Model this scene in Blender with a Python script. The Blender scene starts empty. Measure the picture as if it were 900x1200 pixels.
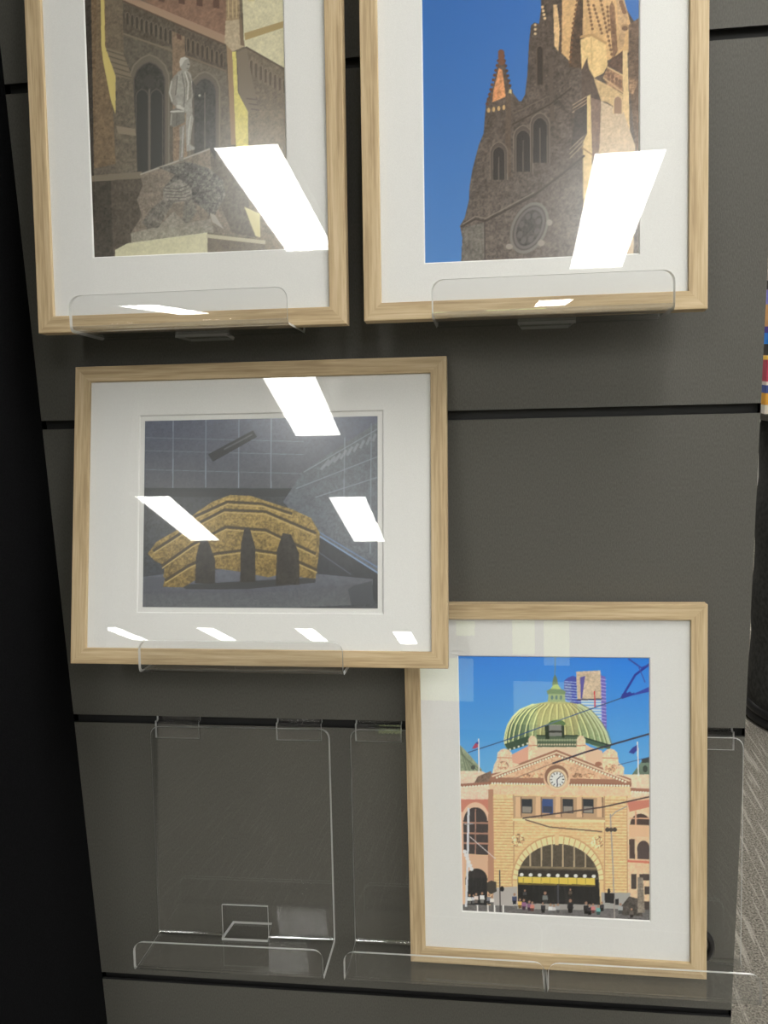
import bpy, bmesh, math
import numpy as np
from mathutils import Matrix, Vector

# ------------------------------------------------------------------ camera, world, exposure
S = bpy.context.scene
COL = S.collection
OZ = 1.80                                   # height of the topmost wall groove above the floor
cam_data = bpy.data.cameras.new('camera')
cam_data.sensor_fit = 'AUTO'
cam_data.sensor_width = 36.0
cam_data.lens = 1009.5 / 1200.0 * 36.0
cam_data.clip_start = 0.02
cam_data.clip_end = 60
cam = bpy.data.objects.new('camera', cam_data)
COL.objects.link(cam)
RC = np.array([[0.991879, -0.126791, 0.00999], [0.122516, 0.973608, 0.192557], [-0.034141, -0.18977, 0.981235]])
M = Matrix.Identity(4)
for r in range(3):
    M[r][0], M[r][1], M[r][2] = RC[r, 0], RC[r, 2], -RC[r, 1]
M[0][3], M[1][3], M[2][3] = 0.487988, -0.949926, -0.287167 + OZ
cam.matrix_world = M
S.camera = cam

world = bpy.data.worlds.new('world')
S.world = world
world.use_nodes = True
world.node_tree.nodes['Background'].inputs[0].default_value = (0.05, 0.055, 0.06, 1)
world.node_tree.nodes['Background'].inputs[1].default_value = 1.0

S.view_settings.view_transform = 'Standard'
S.view_settings.look = 'None'
S.view_settings.exposure = 0.08
S.view_settings.gamma = 1.0
S.view_settings.use_curve_mapping = False
S.cycles.use_denoising = True
S.cycles.max_bounces = 14
S.cycles.transparent_max_bounces = 24
S.cycles.glossy_bounces = 6
S.cycles.sample_clamp_indirect = 6.0

LAMP = 24.0                                 # radiance of the fluorescent diffusers
CEIL = 1.013 + OZ
GP = 0.3652                                 # groove pitch

# ------------------------------------------------------------------ helpers
def lin(c):
    c = np.asarray(c, float) / 255.0
    return np.where(c <= 0.04045, c / 12.92, ((c + 0.055) / 1.055) ** 2.4)

def tag(o, label=None, cat=None, group=None, kind=None):
    if label: o['label'] = label
    if cat: o['category'] = cat
    if group: o['group'] = group
    if kind: o['kind'] = kind
    return o

def empty(name, loc, parent=None):
    o = bpy.data.objects.new(name, None)
    COL.objects.link(o)
    o.location = loc
    o.empty_display_size = 0.05
    if parent: o.parent = parent
    return o

def link(name, me, mats, parent=None):
    o = bpy.data.objects.new(name, me)
    for m in (mats if isinstance(mats, (list, tuple)) else [mats]):
        me.materials.append(m)
    COL.objects.link(o)
    if parent: o.parent = parent
    return o

def mesh(name, verts, faces, mats, parent=None, smooth=False, midx=None):
    me = bpy.data.meshes.new(name)
    me.from_pydata([tuple(v) for v in verts], [], faces)
    if midx is not None:
        me.polygons.foreach_set('material_index', midx)
    if smooth:
        me.polygons.foreach_set('use_smooth', [True] * len(me.polygons))
    me.update()
    return link(name, me, mats, parent)

def bm_obj(name, bm, mats, parent=None, smooth=False):
    me = bpy.data.meshes.new(name)
    bm.normal_update()
    bm.to_mesh(me)
    bm.free()
    if smooth:
        me.polygons.foreach_set('use_smooth', [True] * len(me.polygons))
    return link(name, me, mats, parent)

def box(bm, a, b, bevel=0.0):
    v = [bm.verts.new((x, y, z)) for x in (a[0], b[0]) for y in (a[1], b[1]) for z in (a[2], b[2])]
    fs = [(0, 1, 3, 2), (4, 6, 7, 5), (0, 4, 5, 1), (2, 3, 7, 6), (0, 2, 6, 4), (1, 5, 7, 3)]
    new = [bm.faces.new([v[i] for i in f]) for f in fs]
    if bevel > 0:
        es = list({e for f in new for e in f.edges})
        bmesh.ops.bevel(bm, geom=es, offset=bevel, segments=2, affect='EDGES')
    return v

def lathe(bm, prof, seg=48, cx=0, cy=0):
    rings = []
    for r, z in prof:
        rings.append([bm.verts.new((cx + r * math.cos(2 * math.pi * k / seg), cy + r * math.sin(2 * math.pi * k / seg), z)) for k in range(seg)])
    for a, b in zip(rings[:-1], rings[1:]):
        for k in range(seg):
            bm.faces.new((a[k], a[(k + 1) % seg], b[(k + 1) % seg], b[k]))
    bm.faces.new(list(reversed(rings[0])))
    bm.faces.new(rings[-1])

# ------------------------------------------------------------------ materials
def mat(name):
    m = bpy.data.materials.new(name)
    m.use_nodes = True
    nt = m.node_tree
    nt.nodes.clear()
    out = nt.nodes.new('ShaderNodeOutputMaterial')
    return m, nt, out

def N(nt, kind, **kw):
    n = nt.nodes.new(kind)
    for k, v in kw.items():
        if k.startswith('i_'):
            n.inputs[k[2:].replace('_', ' ')].default_value = v
        else:
            setattr(n, k, v)
    return n

def principled(nt, out, color=None, rough=0.5, spec=0.5):
    b = nt.nodes.new('ShaderNodeBsdfPrincipled')
    b.inputs['Roughness'].default_value = rough
    b.inputs['Specular IOR Level'].default_value = spec
    if color is not None:
        b.inputs['Base Color'].default_value = (*color, 1)
    nt.links.new(b.outputs[0], out.inputs[0])
    return b

def ramp(nt, fac, stops):
    r = nt.nodes.new('ShaderNodeValToRGB')
    els = r.color_ramp.elements
    while len(els) < len(stops): els.new(0.5)
    for e, (p, c) in zip(els, stops):
        e.position = p
        e.color = (*c, 1)
    nt.links.new(fac, r.inputs[0])
    return r

def noisy(name, scale, c1, c2, rough=0.7, stretch=(1, 1, 1), bump=0.0, spec=0.3, detail=4, lo=0.35, hi=0.65):
    m, nt, out = mat(name)
    tc = nt.nodes.new('ShaderNodeTexCoord')
    mp = N(nt, 'ShaderNodeMapping')
    mp.inputs['Scale'].default_value = stretch
    nt.links.new(tc.outputs['Object'], mp.inputs[0])
    nz = N(nt, 'ShaderNodeTexNoise')
    nz.inputs['Scale'].default_value = scale
    nz.inputs['Detail'].default_value = detail
    nt.links.new(mp.outputs[0], nz.inputs['Vector'])
    r = ramp(nt, nz.outputs[0], [(lo, c1), (hi, c2)])
    b = principled(nt, out, None, rough, spec)
    nt.links.new(r.outputs[0], b.inputs['Base Color'])
    if bump:
        bp = N(nt, 'ShaderNodeBump')
        bp.inputs['Strength'].default_value = bump
        bp.inputs['Distance'].default_value = 0.001
        nt.links.new(nz.outputs[0], bp.inputs['Height'])
        nt.links.new(bp.outputs[0], b.inputs['Normal'])
    return m

def plain(name, c, rough=0.5, spec=0.5):
    m, nt, out = mat(name)
    principled(nt, out, c, rough, spec)
    return m

def schlick(nt, f0, gain=1.0):
    lw = N(nt, 'ShaderNodeLayerWeight')
    lw.inputs['Blend'].default_value = 0.5
    p = N(nt, 'ShaderNodeMath', operation='POWER')
    p.inputs[1].default_value = 5.0
    nt.links.new(lw.outputs['Facing'], p.inputs[0])
    ma = N(nt, 'ShaderNodeMath', operation='MULTIPLY_ADD')
    ma.inputs[1].default_value = (1 - f0) * gain
    ma.inputs[2].default_value = f0
    nt.links.new(p.outputs[0], ma.inputs[0])
    return ma.outputs[0]

def clear_sheet(name, f0, tint=(1, 1, 1)):
    m, nt, out = mat(name)
    tr = N(nt, 'ShaderNodeBsdfTransparent')
    tr.inputs[0].default_value = (*tint, 1)
    gl = N(nt, 'ShaderNodeBsdfGlossy')
    gl.inputs['Roughness'].default_value = 0.0
    mx = N(nt, 'ShaderNodeMixShader')
    nt.links.new(schlick(nt, f0), mx.inputs[0])
    nt.links.new(tr.outputs[0], mx.inputs[1])
    nt.links.new(gl.outputs[0], mx.inputs[2])
    nt.links.new(mx.outputs[0], out.inputs[0])
    return m

def acrylic_edge(name):
    # sawn and flame-polished edge: white share stands in for light piped to the edge
    m, nt, out = mat(name)
    tr = N(nt, 'ShaderNodeBsdfTransparent')
    tr.inputs[0].default_value = (0.62, 0.65, 0.64, 1)
    gl = N(nt, 'ShaderNodeBsdfGlossy')
    gl.inputs['Roughness'].default_value = 0.28
    df = N(nt, 'ShaderNodeBsdfDiffuse')
    df.inputs[0].default_value = (0.92, 0.94, 0.93, 1)
    m1 = N(nt, 'ShaderNodeMixShader')
    m1.inputs[0].default_value = 0.5
    nt.links.new(gl.outputs[0], m1.inputs[1])
    nt.links.new(df.outputs[0], m1.inputs[2])
    m2 = N(nt, 'ShaderNodeMixShader')
    m2.inputs[0].default_value = 0.68
    nt.links.new(tr.outputs[0], m2.inputs[1])
    nt.links.new(m1.outputs[0], m2.inputs[2])
    nt.links.new(m2.outputs[0], out.inputs[0])
    return m

def wood(name, dark, mid, light):
    m, nt, out = mat(name)
    tc = nt.nodes.new('ShaderNodeTexCoord')
    oi = nt.nodes.new('ShaderNodeObjectInfo')
    add = N(nt, 'ShaderNodeVectorMath', operation='ADD')
    cmb = N(nt, 'ShaderNodeCombineXYZ')
    mul = N(nt, 'ShaderNodeMath', operation='MULTIPLY')
    mul.inputs[1].default_value = 7.0
    nt.links.new(oi.outputs['Random'], mul.inputs[0])
    for k in range(3): nt.links.new(mul.outputs[0], cmb.inputs[k])
    nt.links.new(tc.outputs['Object'], add.inputs[0])
    nt.links.new(cmb.outputs[0], add.inputs[1])
    def layer(scale, stretch, detail):
        mp = N(nt, 'ShaderNodeMapping')
        mp.inputs['Scale'].default_value = stretch
        nt.links.new(add.outputs[0], mp.inputs[0])
        nz = N(nt, 'ShaderNodeTexNoise')
        nz.inputs['Scale'].default_value = scale
        nz.inputs['Detail'].default_value = detail
        nz.inputs['Roughness'].default_value = 0.65
        nt.links.new(mp.outputs[0], nz.inputs['Vector'])
        return nz.outputs[0]
    a = layer(420, (0.035, 1, 1), 3)
    b_ = layer(90, (0.06, 1, 1), 4)
    mx = N(nt, 'ShaderNodeMath', operation='MULTIPLY_ADD')
    mx.inputs[1].default_value = 0.5
    nt.links.new(a, mx.inputs[0])
    h = N(nt, 'ShaderNodeMath', operation='MULTIPLY')
    h.inputs[1].default_value = 0.5
    nt.links.new(b_, h.inputs[0])
    nt.links.new(h.outputs[0], mx.inputs[2])
    r = ramp(nt, mx.outputs[0], [(0.36, dark), (0.5, mid), (0.64, light)])
    b = principled(nt, out, None, 0.55, 0.3)
    nt.links.new(r.outputs[0], b.inputs['Base Color'])
    bp = N(nt, 'ShaderNodeBump')
    bp.inputs['Strength'].default_value = 0.25
    bp.inputs['Distance'].default_value = 0.0005
    nt.links.new(mx.outputs[0], bp.inputs['Height'])
    nt.links.new(bp.outputs[0], b.inputs['Normal'])
    return m

def lamp_mat(name, strength, color):
    # prismatic diffuser: brighter over its two tubes, fine ribs along its length
    m, nt, out = mat(name)
    tc = nt.nodes.new('ShaderNodeTexCoord')
    sp = N(nt, 'ShaderNodeSeparateXYZ')
    nt.links.new(tc.outputs['Object'], sp.inputs[0])
    ab = N(nt, 'ShaderNodeMath', operation='ABSOLUTE')
    nt.links.new(sp.outputs[0], ab.inputs[0])
    sb = N(nt, 'ShaderNodeMath', operation='SUBTRACT')
    sb.inputs[1].default_value = 0.055
    nt.links.new(ab.outputs[0], sb.inputs[0])
    ab2 = N(nt, 'ShaderNodeMath', operation='ABSOLUTE')
    nt.links.new(sb.outputs[0], ab2.inputs[0])
    mr = N(nt, 'ShaderNodeMapRange')
    mr.inputs['From Min'].default_value = 0.0
    mr.inputs['From Max'].default_value = 0.07
    mr.inputs['To Min'].default_value = strength * 1.25
    mr.inputs['To Max'].default_value = strength * 0.75
    nt.links.new(ab2.outputs[0], mr.inputs[0])
    em = N(nt, 'ShaderNodeEmission')
    em.inputs[0].default_value = (*color, 1)
    nt.links.new(mr.outputs[0], em.inputs[1])
    nt.links.new(em.outputs[0], out.inputs[0])
    return m

def carpet_mat():
    m, nt, out = mat('carpet')
    tc = nt.nodes.new('ShaderNodeTexCoord')
    def nz(scale, stretch, rot, det=3):
        mp = N(nt, 'ShaderNodeMapping')
        mp.inputs['Scale'].default_value = stretch
        mp.inputs['Rotation'].default_value = (0, 0, rot)
        nt.links.new(tc.outputs['Object'], mp.inputs[0])
        n = N(nt, 'ShaderNodeTexNoise')
        n.inputs['Scale'].default_value = scale
        n.inputs['Detail'].default_value = det
        nt.links.new(mp.outputs[0], n.inputs['Vector'])
        return n.outputs[0]
    a = nz(190, (1, 1, 1), 0, 4)
    b1 = nz(95, (1, 0.035, 1), 0.55, 2)
    b2 = nz(80, (1, 0.04, 1), 1.75, 2)
    base = ramp(nt, a, [(0.34, (0.085, 0.078, 0.066)), (0.66, (0.32, 0.295, 0.25))])
    s1 = ramp(nt, b1, [(0.58, (0, 0, 0)), (0.66, (1, 1, 1))])
    s2 = ramp(nt, b2, [(0.60, (0, 0, 0)), (0.68, (1, 1, 1))])
    ad = N(nt, 'ShaderNodeMath', operation='MAXIMUM')
    nt.links.new(s1.outputs[0], ad.inputs[0])
    nt.links.new(s2.outputs[0], ad.inputs[1])
    ml = N(nt, 'ShaderNodeMath', operation='MULTIPLY')
    ml.inputs[1].default_value = 0.55
    nt.links.new(ad.outputs[0], ml.inputs[0])
    mx = N(nt, 'ShaderNodeMix', data_type='RGBA')
    nt.links.new(ml.outputs[0], mx.inputs[0])
    nt.links.new(base.outputs[0], mx.inputs[6])
    mx.inputs[7].default_value = (0.47, 0.44, 0.385, 1)
    b = principled(nt, out, None, 0.95, 0.1)
    nt.links.new(mx.outputs[2], b.inputs['Base Color'])
    bp = N(nt, 'ShaderNodeBump')
    bp.inputs['Strength'].default_value = 0.5
    bp.inputs['Distance'].default_value = 0.003
    nt.links.new(a, bp.inputs['Height'])
    nt.links.new(bp.outputs[0], b.inputs['Normal'])
    return m

def print_mat():
    m, nt, out = mat('photo_print')
    at = N(nt, 'ShaderNodeVertexColor')
    at.layer_name = 'ink'
    b = principled(nt, out, None, 0.21, 0.6)
    nt.links.new(at.outputs[0], b.inputs['Base Color'])
    return m

MT = dict(
    panel=noisy('grey_laminate', 900, (0.088, 0.0855, 0.076), (0.112, 0.109, 0.098), 0.6, (1, 1, 0.35), 0.15, 0.3),
    groove=plain('groove_insert', (0.022, 0.022, 0.022), 0.5, 0.3),
    black=noisy('black_cloth', 700, (0.0022, 0.0023, 0.0028), (0.0055, 0.0057, 0.0068), 0.95, (1, 1, 1), 0.3, 0.1),
    carpet=carpet_mat(),
    white=plain('white_paint', (0.72, 0.71, 0.68), 0.8, 0.2),
    tile=noisy('ceiling_tile', 300, (0.66, 0.66, 0.64), (0.76, 0.76, 0.74), 0.9, (1, 1, 1), 0.0, 0.1),
    wallpaint=plain('wall_paint', (0.62, 0.61, 0.58), 0.8, 0.2),
    metal=plain('lamp_frame_white', (0.8, 0.8, 0.8), 0.4, 0.5),
    lamp=lamp_mat('fluorescent_diffuser', LAMP, (1.0, 0.985, 0.94)),
    oak=wood('light_oak', lin((160, 138, 105)), lin((186, 165, 130)), lin((202, 183, 150))),
    mat_board=noisy('mat_board', 1500, (0.76, 0.75, 0.74), (0.82, 0.81, 0.80), 0.95, (1, 1, 1), 0.1, 0.1),
    back=plain('backing_board', (0.20, 0.14, 0.09), 0.9, 0.1),
    glass=clear_sheet('picture_glass', 0.055, (0.97, 0.98, 0.975)),
    acrylic=clear_sheet('clear_acrylic', 0.055, (0.993, 0.995, 0.996)),
    acrylic_bend=clear_sheet('acrylic_bend', 0.24, (0.93, 0.94, 0.94)),
    acrylic_edge=acrylic_edge('acrylic_edge'),
    print=print_mat(),
    rubber=plain('black_rubber', (0.012, 0.012, 0.013), 0.35, 0.5),
    dark_cloth=noisy('charcoal_cloth', 60, (0.032, 0.033, 0.032), (0.065, 0.066, 0.063), 0.8, (1, 1, 1), 0.3, 0.3),
    grey=plain('grey_edge', (0.28, 0.27, 0.26), 0.6, 0.3),
)

# ------------------------------------------------------------------ structure
def slab(name, a, b, m, kind='structure'):
    bm = bmesh.new()
    box(bm, a, b)
    return tag(bm_obj(name, bm, m), kind=kind)

RX0, RX1, RY0, RY1 = -6.5, 6.5, -13.0, 8.0
slab('floor', (RX0, RY0, -0.1), (RX1, RY1, 0), MT['carpet'])
slab('ceiling', (RX0, RY0, CEIL + 0.012), (RX1, RY1, CEIL + 0.1), MT['tile'])
slab('wall_west', (RX0 - 0.1, RY0, 0), (RX0, RY1, CEIL + 0.1), MT['wallpaint'])
slab('wall_east', (RX1, RY0, 0), (RX1 + 0.1, RY1, CEIL + 0.1), MT['wallpaint'])
slab('wall_north', (RX0, RY1, 0), (RX1, RY1 + 0.1, CEIL + 0.1), MT['wallpaint'])
slab('wall_south', (RX0, RY0 - 0.1, 0), (RX1, RY0, CEIL + 0.1), MT['wallpaint'])

# the slatted display wall: one panel whose front is cut by horizontal T grooves
XL, XR = -0.0348, 0.7667
def slat_wall():
    zt, zb = OZ + 0.42, 0.0
    lip = 0.0052
    prof = [(0.0, zb)]                       # (depth into the wall, z), going up the front face
    gs = [OZ - k * GP for k in range(4, -2, -1)]
    for g in gs:
        if g < 0.05 or g > zt - 0.03: continue
        prof += [(0.0, g - lip), (0.004, g - lip), (0.004, g - lip - 0.006), (0.011, g - lip - 0.006),
                 (0.011, g + lip + 0.006), (0.004, g + lip + 0.006), (0.004, g + lip), (0.0, g + lip)]
    prof += [(0.0, zt), (0.03, zt), (0.03, zb)]
    n = len(prof)
    verts = [(XL, d, z) for d, z in prof] + [(XR, d, z) for d, z in prof]
    faces, mi = [], []
    for i in range(n):
        j = (i + 1) % n
        faces.append((i, i + n, j + n, j))
        inner = prof[i][0] in (0.004, 0.011) or prof[j][0] in (0.004, 0.011)
        mi.append(1 if inner else 0)
    bm = bmesh.new()
    vs = [bm.verts.new(v) for v in verts]
    for f, k in zip(faces, mi):
        bm.faces.new([vs[i] for i in f]).material_index = k
    for side in (vs[:n], vs[n:]):
        f = bm.faces.new(side if side is vs[n:] else list(reversed(side)))
        r = bmesh.ops.triangulate(bm, faces=[f])
    bmesh.ops.recalc_face_normals(bm, faces=bm.faces[:])
    return tag(bm_obj('wall_display', bm, [MT['panel'], MT['groove']]), kind='structure')
slat_wall()
slab('wall_side', (XL - 0.05, -0.30, 0), (XL, 0.03, OZ + 0.42), MT['black'])

# ------------------------------------------------------------------ ceiling lights
def ceiling_light(x, y, label, first=[]):
    if not first:
        t = empty('ceiling_light', (x, y, CEIL))
        bm = bmesh.new()
        w, l, e = 0.125, 0.58, 0.022
        box(bm, (-w - e, -l - e, -0.012), (-w, l + e, 0.012))
        box(bm, (w, -l - e, -0.012), (w + e, l + e, 0.012))
        box(bm, (-w, -l - e, -0.012), (w, -l, 0.012))
        box(bm, (-w, l, -0.012), (w, l + e, 0.012))
        bm_obj('lamp_frame', bm, MT['metal'], t)
        bm = bmesh.new()
        box(bm, (-w, -l, -0.004), (w, l, 0.010))
        bm_obj('diffuser', bm, MT['lamp'], t)
        first.append(t)
    else:
        t = first[0].copy()
        COL.objects.link(t)
        t.location = (x, y, CEIL)
        for ch in first[0].children:
            c = ch.copy()
            COL.objects.link(c)
            c.parent = t
    tag(t, label, 'ceiling light', 'fluorescent ceiling panels reflected in the picture glass')
    return t

LIGHTS = [
    (-0.415, -2.86, 'lit ceiling panel mirrored in the statue picture and at the top of the sculpture picture'),
    (0.963, -2.85, 'lit ceiling panel mirrored in the church tower picture glass'),
    (-1.735, -5.01, 'lit ceiling panel mirrored left of the sculpture in its glass'),
    (-0.428, -5.07, 'lit ceiling panel mirrored right of the sculpture in its glass'),
    (-4.43, -10.43, 'distant ceiling panel mirrored in the lower left mat corner of the landscape picture'),
    (-3.13, -10.43, 'distant ceiling panel mirrored low in the landscape mat, second small glint from left'),
    (-1.83, -10.43, 'distant ceiling panel mirrored low in the landscape mat, third small glint from left'),
    (-0.60, -10.62, 'distant ceiling panel mirrored in the lower right mat corner of the landscape picture'),
]
for x, y, lb in LIGHTS: ceiling_light(x, y, lb)
for x, y in [(0.98, -0.66), (2.33, -0.66), (2.33, -2.85), (3.7, -2.85), (0.95, -6.2), (2.33, -5.05), (3.7, -5.05), (5.1, -2.85), (5.1, -5.05), (-3.1, -5.05),  # unseen panels added for fill; the overhead pair brightens the wall top
             (1.0, 2.2), (2.4, 2.2), (1.0, 4.6), (2.4, 4.6), (3.8, 3.4)]:
    ceiling_light(x, y, 'unseen ceiling panel added to light the shop')

# ------------------------------------------------------------------ printed pictures, painted shape by shape
RNG = np.random.default_rng(7)
def value_noise(h, w, cell):
    gy, gx = int(h / cell) + 3, int(w / cell) + 3
    g = RNG.random((gy, gx))
    y = np.arange(h) / cell; x = np.arange(w) / cell
    yi, xi = y.astype(int), x.astype(int)
    fy, fx = (y - yi)[:, None], (x - xi)[None, :]
    fy = fy * fy * (3 - 2 * fy); fx = fx * fx * (3 - 2 * fx)
    a = g[yi][:, xi]; b = g[yi][:, xi + 1]; c = g[yi + 1][:, xi]; d = g[yi + 1][:, xi + 1]
    return (a * (1 - fx) + b * fx) * (1 - fy) + (c * (1 - fx) + d * fx) * fy

class Paint:
    STEP = 0.00072
    def __init__(self, corners, w, h):
        self.nx, self.ny = int(round(w / self.STEP)) + 1, int(round(h / self.STEP)) + 1
        self.W, self.H = self.nx * 2, self.ny * 2
        dst = [(0, 0), (self.W, 0), (self.W, self.H), (0, self.H)]
        A = []; bb = []
        for (x, y), (u, v) in zip(corners, dst):
            A.append([x, y, 1, 0, 0, 0, -u * x, -u * y]); bb.append(u)
            A.append([0, 0, 0, x, y, 1, -v * x, -v * y]); bb.append(v)
        self.h = np.append(np.linalg.solve(np.array(A, float), np.array(bb, float)), 1).reshape(3, 3)
        self.im = np.zeros((self.H, self.W, 3))
        n = value_noise(self.H, self.W, 3) * .45 + value_noise(self.H, self.W, 7) * .35 + value_noise(self.H, self.W, 22) * .2
        self.noise = (n - n.mean()) / n.std()
        self.view(0, 0, 1)
    def view(self, ox, oy, k):
        self.o = (ox, oy, k)
    def t(self, pts):
        p = np.asarray(pts, float).reshape(-1, 2)
        ox, oy, k = self.o
        q = np.c_[p[:, 0] / k + ox, p[:, 1] / k + oy, np.ones(len(p))] @ self.h.T
        return q[:, :2] / q[:, 2:]
    def fill(self, q, c, c2=None, nz=0, a=1.0, yr=None):
        x0, y0 = np.maximum(np.floor(q.min(0)).astype(int), 0)
        x1 = min(int(np.ceil(q[:, 0].max())) + 1, self.W); y1 = min(int(np.ceil(q[:, 1].max())) + 1, self.H)
        if x1 <= x0 or y1 <= y0: return
        X = np.arange(x0, x1)[None, :] + .5; Y = np.arange(y0, y1)[:, None] + .5
        ins = np.zeros((y1 - y0, x1 - x0), bool)
        for (ax, ay), (bx, by) in zip(q, np.roll(q, -1, 0)):
            if ay == by: continue
            ins ^= ((Y > ay) != (Y > by)) & (X < (bx - ax) * (Y - ay) / (by - ay) + ax)
        c = np.asarray(c, float)
        if c2 is not None:
            ya, yb = (q[:, 1].min(), q[:, 1].max())
            f = np.clip((Y - ya) / max(yb - ya, 1), 0, 1)[..., None]
            col = c * (1 - f) + np.asarray(c2, float) * f
            col = np.broadcast_to(col, ins.shape + (3,)).copy()
        else:
            col = np.broadcast_to(c, ins.shape + (3,)).copy()
        if nz:
            col = col * (1 + nz * self.noise[y0:y1, x0:x1, None])
        sub = self.im[y0:y1, x0:x1]
        sub[ins] = sub[ins] * (1 - a) + col[ins] * a
    def poly(self, pts, c, c2=None, nz=0, a=1.0):
        self.fill(self.t(pts), c, c2, nz, a)
    def line(self, pts, w, c, a=1.0):
        p = np.asarray(pts, float).reshape(-1, 2)
        for u, v in zip(p[:-1], p[1:]):
            d = v - u; L = np.hypot(*d)
            if L == 0: continue
            n = np.array([-d[1], d[0]]) / L * w / 2; e = d / L * w * .2
            self.poly([u + n - e, v + n + e, v - n + e, u - n - e], c, a=a)
    def ell(self, cx, cy, rx, ry, c, c2=None, nz=0, a=1.0, rot=0.0, t0=0, t1=360):
        th = np.radians(np.linspace(t0, t1, 40))
        x, y = rx * np.cos(th), ry * np.sin(th)
        cr, sr = math.cos(rot), math.sin(rot)
        self.poly(np.c_[cx + x * cr - y * sr, cy + x * sr + y * cr], c, c2, nz, a)
    def dots(self, a, b, n, r, c, ry=None):
        for i in range(n):
            f = i / max(n - 1, 1)
            self.ell(a[0] + (b[0] - a[0]) * f, a[1] + (b[1] - a[1]) * f, r, ry or r, c)
    def lancet(self, cx, top, w, bottom, c, edge=None, ew=4, nz=0):
        # pointed gothic window
        h = w * 1.1
        L = [(cx - w, top + h), (cx - w * .8, top + h * .5), (cx - w * .4, top + h * .15), (cx, top),
             (cx + w * .4, top + h * .15), (cx + w * .8, top + h * .5), (cx + w, top + h)]
        self.poly([(cx - w, bottom)] + L + [(cx + w, bottom)], c, nz=nz)
        if edge is not None:
            self.line([(cx - w, bottom)] + L + [(cx + w, bottom)], ew, edge)
    def colors(self, gain):
        im = np.clip(self.im, 0, 255)
        im = (im[0::2, 0::2] + im[1::2, 0::2] + im[0::2, 1::2] + im[1::2, 1::2]) / 4
        return np.clip(lin(im) * gain, 0.004, 0.9)

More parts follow.
